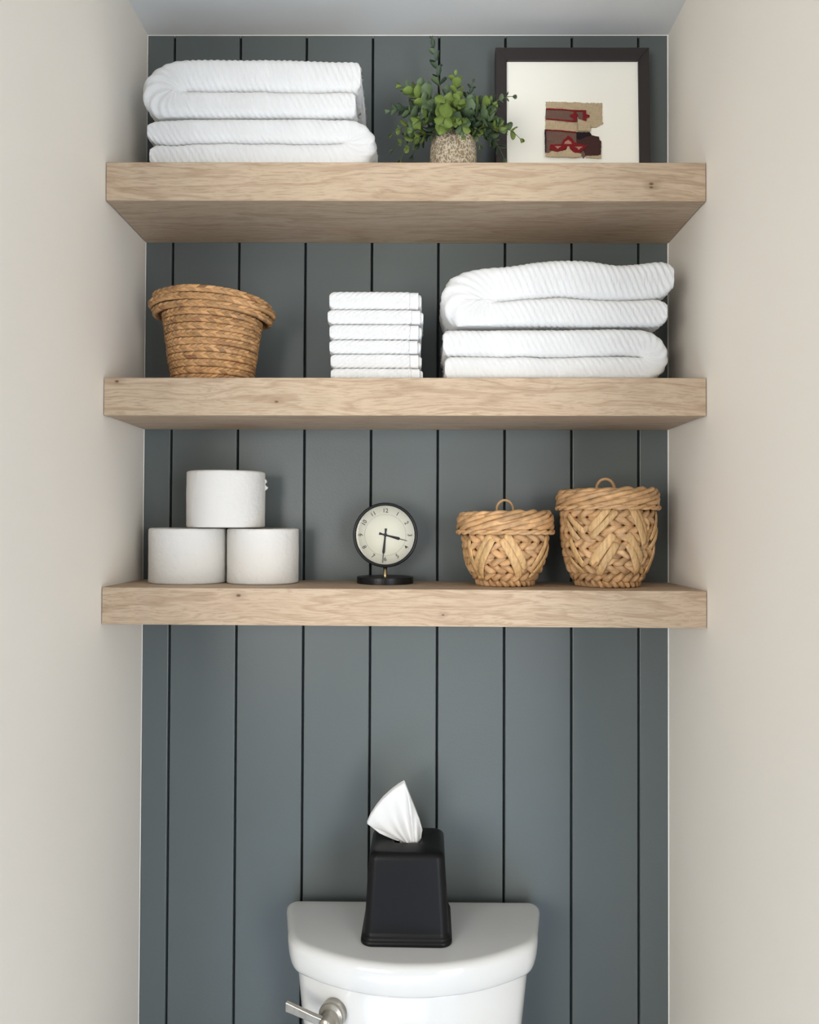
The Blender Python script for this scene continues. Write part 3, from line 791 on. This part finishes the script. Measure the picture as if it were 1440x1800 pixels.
def picture():
    lean = math.radians(-2.8)
    t = thing('picture_frame', 'black picture frame with mounted textile scrap leaning on the back wall', 'picture frame', (0.2920, -0.0345, z1 + 0.0012), (lean, 0, 0))
    W2, Hh, d, fw_ = 0.1355, 0.2765, 0.020, 0.0195
    def bar(o4):
        bm = bmesh.new()
        a = [bm.verts.new((p[0], -d / 2, p[1])) for p in o4]; b = [bm.verts.new((p[0], d / 2, p[1])) for p in o4]
        bm.faces.new(a); bm.faces.new(list(reversed(b)))
        for i in range(4): bm.faces.new((a[i], b[i], b[(i + 1) % 4], a[(i + 1) % 4]))
        bm_obj('frame_bar', bm, M_frame, t, bevel=0.0008, seg=1)
    g = 0.0001
    bar([(-W2, 0), (-W2, Hh), (-W2 + fw_, Hh - 0.0235), (-W2 + fw_, 0.0235)])
    bar([(W2, Hh), (W2, 0), (W2 - fw_, 0.0235), (W2 - fw_, Hh - 0.0235)])
    bar([(-W2, Hh), (W2, Hh), (W2 - fw_, Hh - 0.0235), (-W2 + fw_, Hh - 0.0235)])
    bar([(W2, 0), (-W2, 0), (-W2 + fw_, 0.0235), (W2 - fw_, 0.0235)])
    box('mount_board', -W2 + fw_ - 0.004, W2 - fw_ + 0.004, -0.0045, -0.0005, 0.018, Hh - 0.0195, M_mat, t)
    box('backing_board', -W2 + 0.004, W2 - 0.004, 0.0, 0.008, 0.004, Hh - 0.004, M_card, t)
    # the textile: crop 9.6 px per photo px; origin at crop (700,730)
    tx = empty('textile', (0.0015, -0.0052, 0.1285)); tx.parent = t
    k = 1 / 9.6 * 0.000986
    rs = random.Random(3)
    def poly(name, pts, mat, layer, jag=0.0):
        o_ = []
        n = len(pts)
        for i in range(n):
            (x0, y0), (x1, y1) = pts[i], pts[(i + 1) % n]
            L = math.hypot(x1 - x0, y1 - y0); s_ = max(1, int(L / 22)) if jag else 1
            for j in range(s_):
                t_ = j / s_; dx = rs.uniform(-jag, jag) if j else 0; dy = rs.uniform(-jag, jag) if j else 0
                o_.append(((x0 + (x1 - x0) * t_ + dx - 700) * k, -(y0 + (y1 - y0) * t_ + dy - 730) * k))
        y0_ = -0.0009 * layer - 0.0008; y1_ = y0_ + 0.0009
        o = prism(name, o_, y0_, y1_, mat, tx)
        return o
    poly('cream_ground', [(225, 235), (460, 240), (700, 245), (950, 255), (1195, 260), (1195, 590), (1215, 620), (1100, 690), (980, 700), (980, 780), (220, 760), (215, 560), (235, 360)], M_cream, 0, 7)
    poly('brown_band', [(228, 365), (520, 375), (910, 395), (905, 610), (770, 600), (700, 600), (470, 575), (222, 553)], M_brown, 1, 3)
    poly('red_edge', [(232, 360), (520, 372), (700, 395), (700, 412), (520, 396), (228, 385)], M_red, 2, 3)
    poly('red_edge', [(222, 535), (470, 560), (700, 580), (700, 606), (470, 580), (222, 556)], M_red, 2, 3)
    poly('red_step', [(700, 395), (745, 395), (745, 465), (775, 478), (775, 520), (745, 530), (745, 605), (695, 603), (695, 540), (650, 520), (625, 500), (650, 478), (700, 465)], M_red, 3, 2)
    poly('red_step', [(745, 398), (912, 398), (912, 470), (970, 485), (970, 525), (915, 530), (912, 612), (860, 590), (860, 420), (745, 418)], M_red, 3, 2)
    poly('cream_tear', [(762, 520), (780, 565), (930, 615), (985, 660), (980, 775), (775, 770)], M_cream, 4, 4)
    poly('brown_panel', [(205, 740), (480, 755), (690, 785), (975, 785), (1010, 835), (1130, 860), (1140, 920), (1170, 940), (1160, 1190), (900, 1200), (860, 1245), (830, 1180), (700, 1170), (560, 1130), (240, 1150), (210, 1150)], M_brown, 1, 5)
    poly('dark_side', [(745, 790), (975, 788), (1010, 840), (1130, 865), (1140, 925), (1168, 942), (1158, 1185), (905, 1195), (860, 1080), (930, 1030), (760, 1000), (745, 900)], M_dark, 2, 5)
    poly('black_patch', [(745, 790), (960, 790), (1000, 835), (880, 880), (800, 920), (750, 900)], M_black_wool, 3, 5)
    poly('red_edge', [(205, 738), (480, 752), (740, 780), (740, 800), (480, 772), (205, 758)], M_red, 3, 3)
    poly('red_motif', [(600, 850), (660, 900), (700, 960), (770, 1000), (930, 1030), (860, 1100), (780, 1170), (680, 1160), (620, 1080), (570, 1080), (500, 1120), (380, 1130), (280, 1100), (300, 1010), (480, 1010), (520, 930), (560, 900)], M_red, 4, 4)
    poly('pink_motif', [(530, 1005), (550, 965), (600, 935), (640, 965), (662, 1005)], M_pink, 5, 2)
    poly('pink_motif', [(370, 1045), (480, 1045), (440, 1070), (420, 1095), (400, 1070)], M_pink, 5, 1)
    poly('pink_motif', [(710, 1055), (845, 1055), (800, 1085), (775, 1110), (755, 1080)], M_pink, 5, 1)
    poly('cream_fringe', [(205, 1225), (210, 1160), (250, 1170), (290, 1150), (340, 1130), (400, 1150), (470, 1130), (560, 1115), (585, 1050), (615, 1050), (640, 1110), (700, 1160), (790, 1170), (830, 1200), (800, 1240), (650, 1250), (600, 1240)], M_cream, 5, 8)
    poly('cream_fringe', [(900, 1240), (905, 1205), (1000, 1210), (1160, 1190), (1158, 1250)], M_cream, 3, 6)
    poly('black_edge', [(204, 745), (222, 745), (225, 1000), (222, 1150), (206, 1150)], M_black_wool, 4, 4)
picture()

# ------------------------------------------------------------------ potted eucalyptus
m = N('carved_stone_pot'); c = m.coord()
q = m.n('ShaderNodeTexVoronoi', feature='DISTANCE_TO_EDGE'); q.inputs['Scale'].default_value = 175
wv = m.n('ShaderNodeVectorMath', operation='ADD'); nz = m.n('ShaderNodeTexNoise'); nz.inputs['Scale'].default_value = 110; m.l(c, nz.inputs['Vector'])
sc_ = m.n('ShaderNodeVectorMath', operation='SCALE'); m.l(nz.outputs['Color'], sc_.inputs[0]); sc_.inputs['Scale'].default_value = 0.010
m.l(m.coord((1, 1, 0.7)), wv.inputs[0]); m.l(sc_.outputs[0], wv.inputs[1]); m.l(wv.outputs[0], q.inputs['Vector'])
ed = m.ramp(q.outputs['Distance'], [(0.02, (1, 1, 1)), (0.22, (0, 0, 0))])
col = m.mix(ed, srgb(140, 122, 98), srgb(206, 194, 172)); m.set(col, 0.9, spec=0.2); m.bump(ed, 0.8, 0.002); M_pot = m.m
M_soil = painted('dark_moss_filling', srgb(38, 36, 26), 0.95, 0.8, 90, 0.1, 0.3)
def leafmat(name, a, b, rim):
    m = N(name); c = m.coord(); m.set(m.mix(m.noise(c, 90, 3), a, b), 0.5, spec=0.35)
    m.b.inputs['Subsurface Weight'].default_value = 0.0
    m.bump(m.noise(c, 260, 2), 0.15, 0.0008); return m.m
M_leaf = [leafmat('lime_leaf', srgb(90, 112, 44), srgb(132, 150, 80), 0), leafmat('grey_green_leaf', srgb(74, 96, 64), srgb(112, 130, 96), 0), leafmat('dark_leaf', srgb(42, 58, 42), srgb(70, 88, 66), 0)]
M_stem = painted('olive_stem', srgb(84, 92, 56), 0.7, 0.1, 200, 0.3, 0.1)
def leaf_mesh(name, mat, wid):
    n = 7; V = []; F = []
    V.append((0, 0, 0))
    k = 5
    for i in range(1, n):
        t = i / (n - 1)
        w = wid * (math.sin(PI * min(1, t * 0.94 + 0.03)) ** 0.62) * (0.62 + 0.38 * t)
        if i == n - 1: w = 0.10
        for j in range(k):
            e = (j / (k - 1) - 0.5) * 2
            V.append((e * w, t * 1.0 - 0.03 * e * e, 0.20 * e * e * w / wid + 0.16 * t * t - 0.02 * (1 - abs(e))))
    for j in range(k - 1): F.append((0, 1 + j + 1, 1 + j))
    for i in range(n - 2):
        for j in range(k - 1):
            a = 1 + i * k + j; F.append((a, a + 1, a + k + 1, a + k))
    # underside for thickness
    m0 = len(V)
    V += [(x, y, z - 0.035) for x, y, z in V]
    F += [tuple(m0 + i for i in reversed(f)) for f in F[:]]
    me = bpy.data.meshes.new(name); me.from_pydata(V, [], F); me.update(); me.materials.append(mat)
    me.polygons.foreach_set('use_smooth', [True] * len(me.polygons))
    return me
LM = [leaf_mesh('leaf', M_leaf[0], 0.50), leaf_mesh('leaf', M_leaf[1], 0.56), leaf_mesh('leaf', M_leaf[2], 0.38)]
def plant():
    PX, PY = 0.0790, -0.108
    t = thing('potted_plant', 'leafy faux eucalyptus in a carved stone-look pot', 'plant', (PX, PY, z1 + 0.0003))
    lathe('pot', [(0.001, 0.0), (0.0345, 0.0), (0.0372, 0.004), (0.0388, 0.02), (0.0390, 0.045), (0.0382, 0.062), (0.0360, 0.072), (0.0325, 0.0775), (0.0290, 0.0785), (0.0265, 0.076), (0.0265, 0.062), (0.001, 0.060)], 72, M_pot, t)
    lathe('moss', [(0.001, 0.074), (0.015, 0.073), (0.0262, 0.069), (0.0262, 0.062), (0.001, 0.062)], 40, M_soil, t)
    rs = random.Random(21)
    # photo point at the pot's depth -> local x,z ; dy toward the room is negative
    def loc(u, v, y):
        dep = (1.4653 + PY + y) / 1440.0
        return Vector(((u - 737.5) * dep + 0.0179 + 0.0 - PX - 0.0068 * 0, y, 1.45 - (v - 926.5) * dep - (z1 + 0.0003) - 0.0))
    # (tip u, tip v, depth of tip, kind, pairs, leaf length, bare fraction, bulge)
    stems = [(763, 62, 0.03, 2, 7, 0.013, 0.45, 0.0), (710, 148, -0.01, 0, 5, 0.017, 0.40, 0.02), (738, 150, 0.03, 1, 5, 0.018, 0.40, 0.02),
             (688, 192, 0.0, 1, 6, 0.016, 0.30, 0.02), (716, 185, 0.04, 2, 6, 0.016, 0.3, 0.02), (692, 234, -0.01, 0, 5, 0.014, 0.35, 0.025),
             (694, 262, 0.01, 1, 5, 0.013, 0.35, 0.03), (708, 280, -0.012, 0, 5, 0.014, 0.35, 0.04), (730, 272, 0.02, 2, 5, 0.015, 0.3, 0.04),
             (728, 222, -0.04, 0, 4, 0.018, 0.35, 0.03), (752, 205, -0.035, 1, 5, 0.019, 0.35, 0.02), (745, 178, 0.0, 1, 6, 0.019, 0.3, 0.02),
             (784, 180, -0.055, 0, 4, 0.019, 0.5, 0.02), (783, 217, -0.072, 0, 4, 0.020, 0.5, 0.025), (806, 128, 0.0, 0, 6, 0.016, 0.35, 0.0),
             (792, 158, 0.02, 1, 6, 0.018, 0.3, 0.0), (837, 140, 0.03, 2, 6, 0.012, 0.35, 0.0), (832, 172, 0.0, 1, 6, 0.016, 0.3, 0.01),
             (812, 182, -0.05, 0, 4, 0.015, 0.45, 0.02), (806, 214, -0.06, 0, 4, 0.014, 0.5, 0.02), (820, 236, -0.055, 0, 4, 0.014, 0.5, 0.03),
             (826, 202, -0.03, 1, 5, 0.020, 0.35, 0.02), (856, 172, 0.03, 2, 6, 0.014, 0.3, 0.01), (908, 166, -0.02, 2, 6, 0.011, 0.3, 0.02),
             (872, 178, -0.03, 0, 4, 0.016, 0.45, 0.02), (878, 205, -0.035, 1, 5, 0.021, 0.35, 0.025), (888, 222, -0.04, 0, 4, 0.016, 0.45, 0.03),
             (922, 243, -0.03, 0, 5, 0.014, 0.40, 0.035), (850, 254, -0.02, 0, 5, 0.014, 0.4, 0.04), (868, 248, 0.0, 1, 5, 0.014, 0.35, 0.04),
             (893, 278, -0.005, 2, 6, 0.014, 0.35, 0.05), (872, 232, 0.02, 2, 6, 0.014, 0.3, 0.03), (765, 236, -0.03, 2, 4, 0.016, 0.4, 0.03), (842, 225, -0.02, 2, 5, 0.016, 0.3, 0.02)]
    for (u, v, y, kd, pairs, ll, bare, bulge) in stems:
        tip = loc(u, v, y)
        a0 = math.atan2(tip.y, tip.x); b0 = Vector((0.012 * math.cos(a0), 0.012 * math.sin(a0), 0.070))
        ctl = (b0 * 0.45 + tip * 0.55) + Vector((0, 0, 0.018 + bulge))
        def bz(s): return b0 * (1 - s) ** 2 + ctl * 2 * s * (1 - s) + tip * s * s
        pts = [bz(i / 13) for i in range(14)]
        so = tube('stem', [tuple(p) for p in pts], np.linspace(0.0011, 0.0005, 14), 6, M_stem, t)
        for p in range(pairs):
            s = bare + (1 - bare) * (p + 0.5) / pairs if p < pairs - 1 else 0.985
            pos = bz(s); d = (bz(min(1, s + 0.02)) - bz(s - 0.02)).normalized()
            side = d.cross(Vector((0.3, -1, 0.2))).normalized(); oth = d.cross(side)
            tw = (p % 2) * PI / 2 + rs.uniform(-0.35, 0.35)
            sz = ll * (1.0 - 0.42 * (p / max(1, pairs - 1)) ** 1.5) * rs.uniform(0.85, 1.15) * 1.32
            if p == pairs - 1: sz *= 0.85
            for q_ in (0, 1):
                an = tw + PI * q_
                lat = side * math.cos(an) + oth * math.sin(an)
                op = math.radians(rs.uniform(48, 70) if p < pairs - 1 else 32)
                yv = (d * math.cos(op) + lat * math.sin(op)).normalized()
                zv = (d - yv * d.dot(yv)).normalized(); xv = yv.cross(zv)
                k = kd if rs.random() < 0.78 else (1 if kd != 1 else rs.choice((0, 2)))
                lo = bpy.data.objects.new('leaf', LM[k]); C.objects.link(lo); lo.parent = so
                mt = Matrix(((xv.x, yv.x, zv.x, 0), (xv.y, yv.y, zv.y, 0), (xv.z, yv.z, zv.z, 0), (0, 0, 0, 1)))
                # keep leaves off the shelf and off the wall
                pz = max(pos.z, 0.006 + (0.0 if yv.z > 0 else -yv.z * sz))
                lo.matrix_local = Matrix.Translation((pos.x, min(pos.y, 0.085), pz)) @ mt @ Matrix.Diagonal((sz, sz, sz, 1))
plant()

# ------------------------------------------------------------------ toilet
m = N('white_vitreous_china'); c = m.coord(); m.set(m.ramp(m.noise(c, 6, 2), [(0.3, (0.61, 0.61, 0.595)), (0.7, (0.63, 0.63, 0.615))]), 0.12, spec=0.5)
m.b.inputs['Coat Weight'].default_value = 0.4; m.b.inputs['Coat Roughness'].default_value = 0.04; M_china = m.m
m = N('brushed_nickel'); c = m.coord((1, 1, 60)); m.set(m.ramp(m.noise(c, 30, 3), [(0.3, srgb(160, 155, 146)), (0.7, srgb(190, 185, 175))]), 0.32, 1.0); m.bump(m.noise(c, 60, 2), 0.06, 0.0005); M_nickel = m.m
TX = 0.0165
def tank_outline(n=128):
    """lid plan: straight back, sides drawing in, bowed front; centred on x=0"""
    pts = []
    def add(x, y): pts.append((x, y))
    half = []
    # right half from front centre to back centre
    for i in range(26):
        x = 0.178 * i / 25; half.append((x, -0.2425 + 0.0635 * (x / 0.178) ** 2.15))
    c0 = half[-1]; c3 = (0.2035, -0.120)
    for i in range(1, 13):
        s = i / 12; c1 = (0.194, -0.166); c2 = (0.2005, -0.148)
        half.append(tuple((1 - s) ** 3 * c0[k] + 3 * s * (1 - s) ** 2 * c1[k] + 3 * s * s * (1 - s) * c2[k] + s ** 3 * c3[k] for k in (0, 1)))
    for i in range(1, 8): half.append((0.2035 + (0.2185 - 0.2035) * i / 8, -0.120 + (0.120 - 0.042) * i / 8))
    for i in range(9):
        a = i / 8 * PI / 2; half.append((0.1985 + 0.020 * math.cos(a), -0.042 + 0.020 * math.sin(a)))
    for i in range(1, 8): half.append((0.1985 * (1 - i / 8), -0.022))
    full = half + [(-x, y) for x, y in reversed(half[1:])] if half[-1][0] == 0 else half + [(0.0, -0.022)] + [(-x, y) for x, y in reversed(half[1:])]
    return np.array(full)
def loft(name, rings, mat, parent, cap0=True, cap1=True):
    P = np.array(rings); return grids(name, [(P, False, True, cap0, cap1)], mat, parent)
def inset(o, d, yc=-0.125):
    """move the outline inwards by d"""
    T = np.roll(o, -1, 0) - np.roll(o, 1, 0); T /= np.linalg.norm(T, axis=1, keepdims=True)
    n = np.stack([-T[:, 1], T[:, 0]], 1)
    c = np.array([0, yc]);
    if np.mean(np.sum(n * (c - o), 1)) < 0: n = -n
    return o + n * d
def toilet():
    t = thing('toilet', 'white toilet with bowed tank lid standing against the board wall', 'toilet', (TX, 0, 0))
    o = tank_outline(); LT = 0.7965; LB = 0.7470
    def ring(d, z): q = inset(o, d); return np.concatenate([q, np.full((len(q), 1), z)], 1)
    R = [ring(0.020, LB + 0.001), ring(0.0095, LB), ring(0.0068, LB + 0.0008), ring(0.0050, LB + 0.004), ring(0.0030, LB + 0.010), ring(0.0008, LB + 0.022), ring(0.0, LT - 0.014), ring(0.0004, LT - 0.010),
         ring(0.0018, LT - 0.0064), ring(0.0042, LT - 0.0034), ring(0.0070, LT - 0.0014), ring(0.0100, LT - 0.0003), ring(0.0130, LT)]
    loft('tank_lid', R, M_china, t)
    def tring(d, z, sc): q = inset(o, d); q[:, 0] *= sc; return np.concatenate([q, np.full((len(q), 1), z)], 1)
    R = [tring(0.030, 0.395, 0.80), tring(0.022, 0.402, 0.815), tring(0.018, 0.415, 0.825)] + [tring(0.0135 + 0.0045 * (1 - (z - 0.415) / 0.33), z, 0.825 + 0.165 * ((z - 0.415) / 0.33)) for z in np.linspace(0.45, 0.742, 8)] + [tring(0.0135, 0.7472, 0.991)]
    loft('tank_body', R, M_china, t)
    # pedestal, bowl, seat and closed cover (below the frame)
    def ell(cy, a, b, z, n=64, p=2.3):
        s = np.arange(n) / n * 2 * PI; cc, ss = np.cos(s), np.sin(s)
        return np.stack([a * np.sign(cc) * np.abs(cc) ** (2 / p), cy + b * np.sign(ss) * np.abs(ss) ** (2 / p), np.full(n, z)], 1)
    loft('bowl', [ell(-0.33, 0.105, 0.25, 0.0), ell(-0.33, 0.110, 0.255, 0.012), ell(-0.335, 0.105, 0.25, 0.05), ell(-0.35, 0.110, 0.255, 0.15), ell(-0.385, 0.145, 0.28, 0.26), ell(-0.405, 0.178, 0.30, 0.34), ell(-0.41, 0.185, 0.305, 0.375), ell(-0.41, 0.180, 0.30, 0.385)], M_china, t)
    loft('seat', [ell(-0.455, 0.182, 0.235, 0.386), ell(-0.455, 0.187, 0.240, 0.391), ell(-0.455, 0.187, 0.240, 0.402), ell(-0.455, 0.182, 0.235, 0.406)], M_white, t)
    loft('seat_cover', [ell(-0.455, 0.180, 0.233, 0.4065), ell(-0.455, 0.188, 0.241, 0.410), ell(-0.455, 0.186, 0.239, 0.421), ell(-0.455, 0.165, 0.215, 0.427)], M_white, t)
    # flush lever
    lv = empty('flush_lever', (-0.1225, -0.2135, 0.7070)); lv.parent = t; lv.rotation_euler = (math.radians(90), 0, math.radians(-17))
    lathe('escutcheon', [(0.0005, -0.012), (0.0205, -0.012), (0.0205, 0.0015), (0.0190, 0.0045), (0.0150, 0.0060), (0.0142, 0.0085), (0.0125, 0.0110), (0.0125, 0.0135), (0.0100, 0.0150), (0.0100, 0.026), (0.0092, 0.0275), (0.0005, 0.0280)], 48, M_nickel, lv)
    # arm: flat bar, wider at the far end
    bm = bmesh.new()
    sec = []
    for s, hw_, th in ((0.0, 0.0062, 0.0045), (0.02, 0.0058, 0.0042), (0.045, 0.0064, 0.0036), (0.064, 0.0072, 0.0034)):
        sec.append([(-s, q1 * hw_ + s * 0.26, 0.0195 + q2 * th + s * 0.06) for q1, q2 in ((-1, -1), (1, -1), (1, 1), (-1, 1))])
    vs = [[bm.verts.new(p) for p in q] for q in sec]
    bm.faces.new(vs[0]); bm.faces.new(list(reversed(vs[-1])))
    for i in range(3):
        for j in range(4): bm.faces.new((vs[i][j], vs[i + 1][j], vs[i + 1][(j + 1) % 4], vs[i][(j + 1) % 4]))
    bm_obj('lever_arm', bm, M_nickel, lv, bevel=0.0009, seg=2)
toilet()

# ------------------------------------------------------------------ tissue box cover and tissue
m = N('matte_black_plastic'); c = m.coord(); m.set((0.0045, 0.0045, 0.005, 1), 0.42, spec=0.18); m.bump(m.noise(c, 500, 2), 0.06, 0.0004); M_mblack = m.m
def rsq(h, r, z, n=10, hy=None):
    hy = hy or h; out = []
    for cx_, cy_, a0 in ((h - r, hy - r, 0), (-h + r, hy - r, PI / 2), (-h + r, -hy + r, PI), (h - r, -hy + r, 3 * PI / 2)):
        for i in range(n):
            a = a0 + PI / 2 * i / (n - 1); out.append((cx_ + r * math.cos(a), cy_ + r * math.sin(a), z))
    return out
def tissue_cover():
    t = thing('tissue_box_cover', 'square matte black tissue box cover standing on the toilet tank lid', 'tissue box', (0.0075, -0.1155, 0.7966), (0, 0, math.radians(-1.0)))
    H = 0.1400
    R = [rsq(0.0660, 0.016, 0.0), rsq(0.0705, 0.018, 0.0), rsq(0.0716, 0.018, 0.0018), rsq(0.0716, 0.018, 0.0060), rsq(0.0705, 0.018, 0.0078), rsq(0.0694, 0.017, 0.0084), rsq(0.0694, 0.017, 0.0110),
         rsq(0.0686, 0.017, 0.0126), rsq(0.0668, 0.015, 0.0140)]
    for z in np.linspace(0.02, H - 0.012, 7): R.append(rsq(0.0666 - 0.0066 * (z - 0.014) / (H - 0.026), 0.014, z))
    R += [rsq(0.0596, 0.014, H - 0.008), rsq(0.0578, 0.014, H - 0.0042), rsq(0.0548, 0.013, H - 0.0015), rsq(0.0508, 0.012, H)]
    # oval opening
    base = np.array(rsq(0.0508, 0.012, H)); ang = np.arctan2(base[:, 1], base[:, 0])
    def oval(a, b, z): return [(a * math.cos(q_), b * math.sin(q_), z) for q_ in ang]
    R += [oval(0.036, 0.028, H + 0.0003), oval(0.0285, 0.0205, H + 0.0002), oval(0.0270, 0.0190, H - 0.0006), oval(0.0262, 0.0182, H - 0.003), oval(0.0262, 0.0182, H - 0.0062)]
    loft('cover_shell', R, M_mblack, t, False, False)
    loft('tissue_stack', [rsq(0.052, 0.01, 0.004), rsq(0.052, 0.01, 0.115)], M_paper, t)
    # the pulled-up tissue, a thing of its own
    m = N('thin_white_tissue'); c = m.coord(); m.set((0.67, 0.67, 0.66, 1), 0.9, spec=0.1); m.b.inputs['Transmission Weight'].default_value = 0.0
    m.bump(m.noise(m.coord((1, 1, 0.3), rot=(0, 0.4, 0)), 120, 3), 0.25, 0.0012)
    ts = thing('tissue', 'white paper tissue pulled up through the black cover', 'tissue', (0.0075, -0.112, 0.7966 + H - 0.006))
    zb = 0.9283 - 0.006
    def L(u, v):   # photo crop pixel (5.625 px per photo px) at the tissue's depth
        return ((600 + u / 5.625 - 703) * 0.000941 - 0.0130, 0.006 + (700 - v) / 5.625 * 0.000941 * 0.90)
    right = [(800, 690), (803, 590), (770, 480), (720, 340), (680, 230), (650, 150), (622, 80)]
    left = [(570, 700), (400, 660), (250, 550), (290, 430), (370, 300), (480, 180), (610, 85)]
    right = [(795, 705)] + right[1:]
    def interp(P_, s):
        P_ = np.array(P_, float); d = np.concatenate([[0], np.cumsum(np.linalg.norm(np.diff(P_, axis=0), axis=1))]); d /= d[-1]
        return np.interp(s, d, P_[:, 0]), np.interp(s, d, P_[:, 1])
    # fan from the opening: rays from the pinch at the base to the outline
    outl = [(800, 600), (770, 480), (720, 340), (675, 215), (622, 78), (560, 120), (490, 175), (420, 245), (350, 340), (290, 440), (250, 550), (310, 600), (380, 655), (470, 685), (560, 692)]
    nth = 72; nr_ = 26
    gl = []
    for side in (-1, 1):
        P = np.zeros((nth, nr_, 3))
        for i in range(nth):
            s = i / (nth - 1); ox, oz = interp(outl, s)
            bx = 790 - 215 * s; bz_ = 705 + 12 * math.sin(PI * s)
            for j in range(nr_):
                r = j / (nr_ - 1)
                x, z = L(bx + (ox - bx) * r, bz_ + (oz - bz_) * r)
                bul = 0.012 * math.sin(PI * s) ** 0.6 * (1 - r) ** 0.6 + 0.004 * math.sin(PI * s)
                fold = (0.0048 * math.sin(s * 17 + 0.8) + 0.0030 * math.sin(s * 31 + r * 2)) * (0.35 + 0.65 * math.sin(PI * min(1, r * 1.1)) ** 0.7)
                lean = -0.010 * (1 - s) * r + 0.006 * r
                P[i, j] = (x, side * bul + fold + lean if side < 0 else bul * 0.6 + fold + lean + 0.0012, z)
        P[:, 0, 2] -= 0.010
        gl.append((P, False, False, False, False))
    o = grids('tissue_sheet', gl, m.m, ts)
    sm = o.modifiers.new('thick', 'SOLIDIFY'); sm.thickness = 0.0004
tissue_cover()
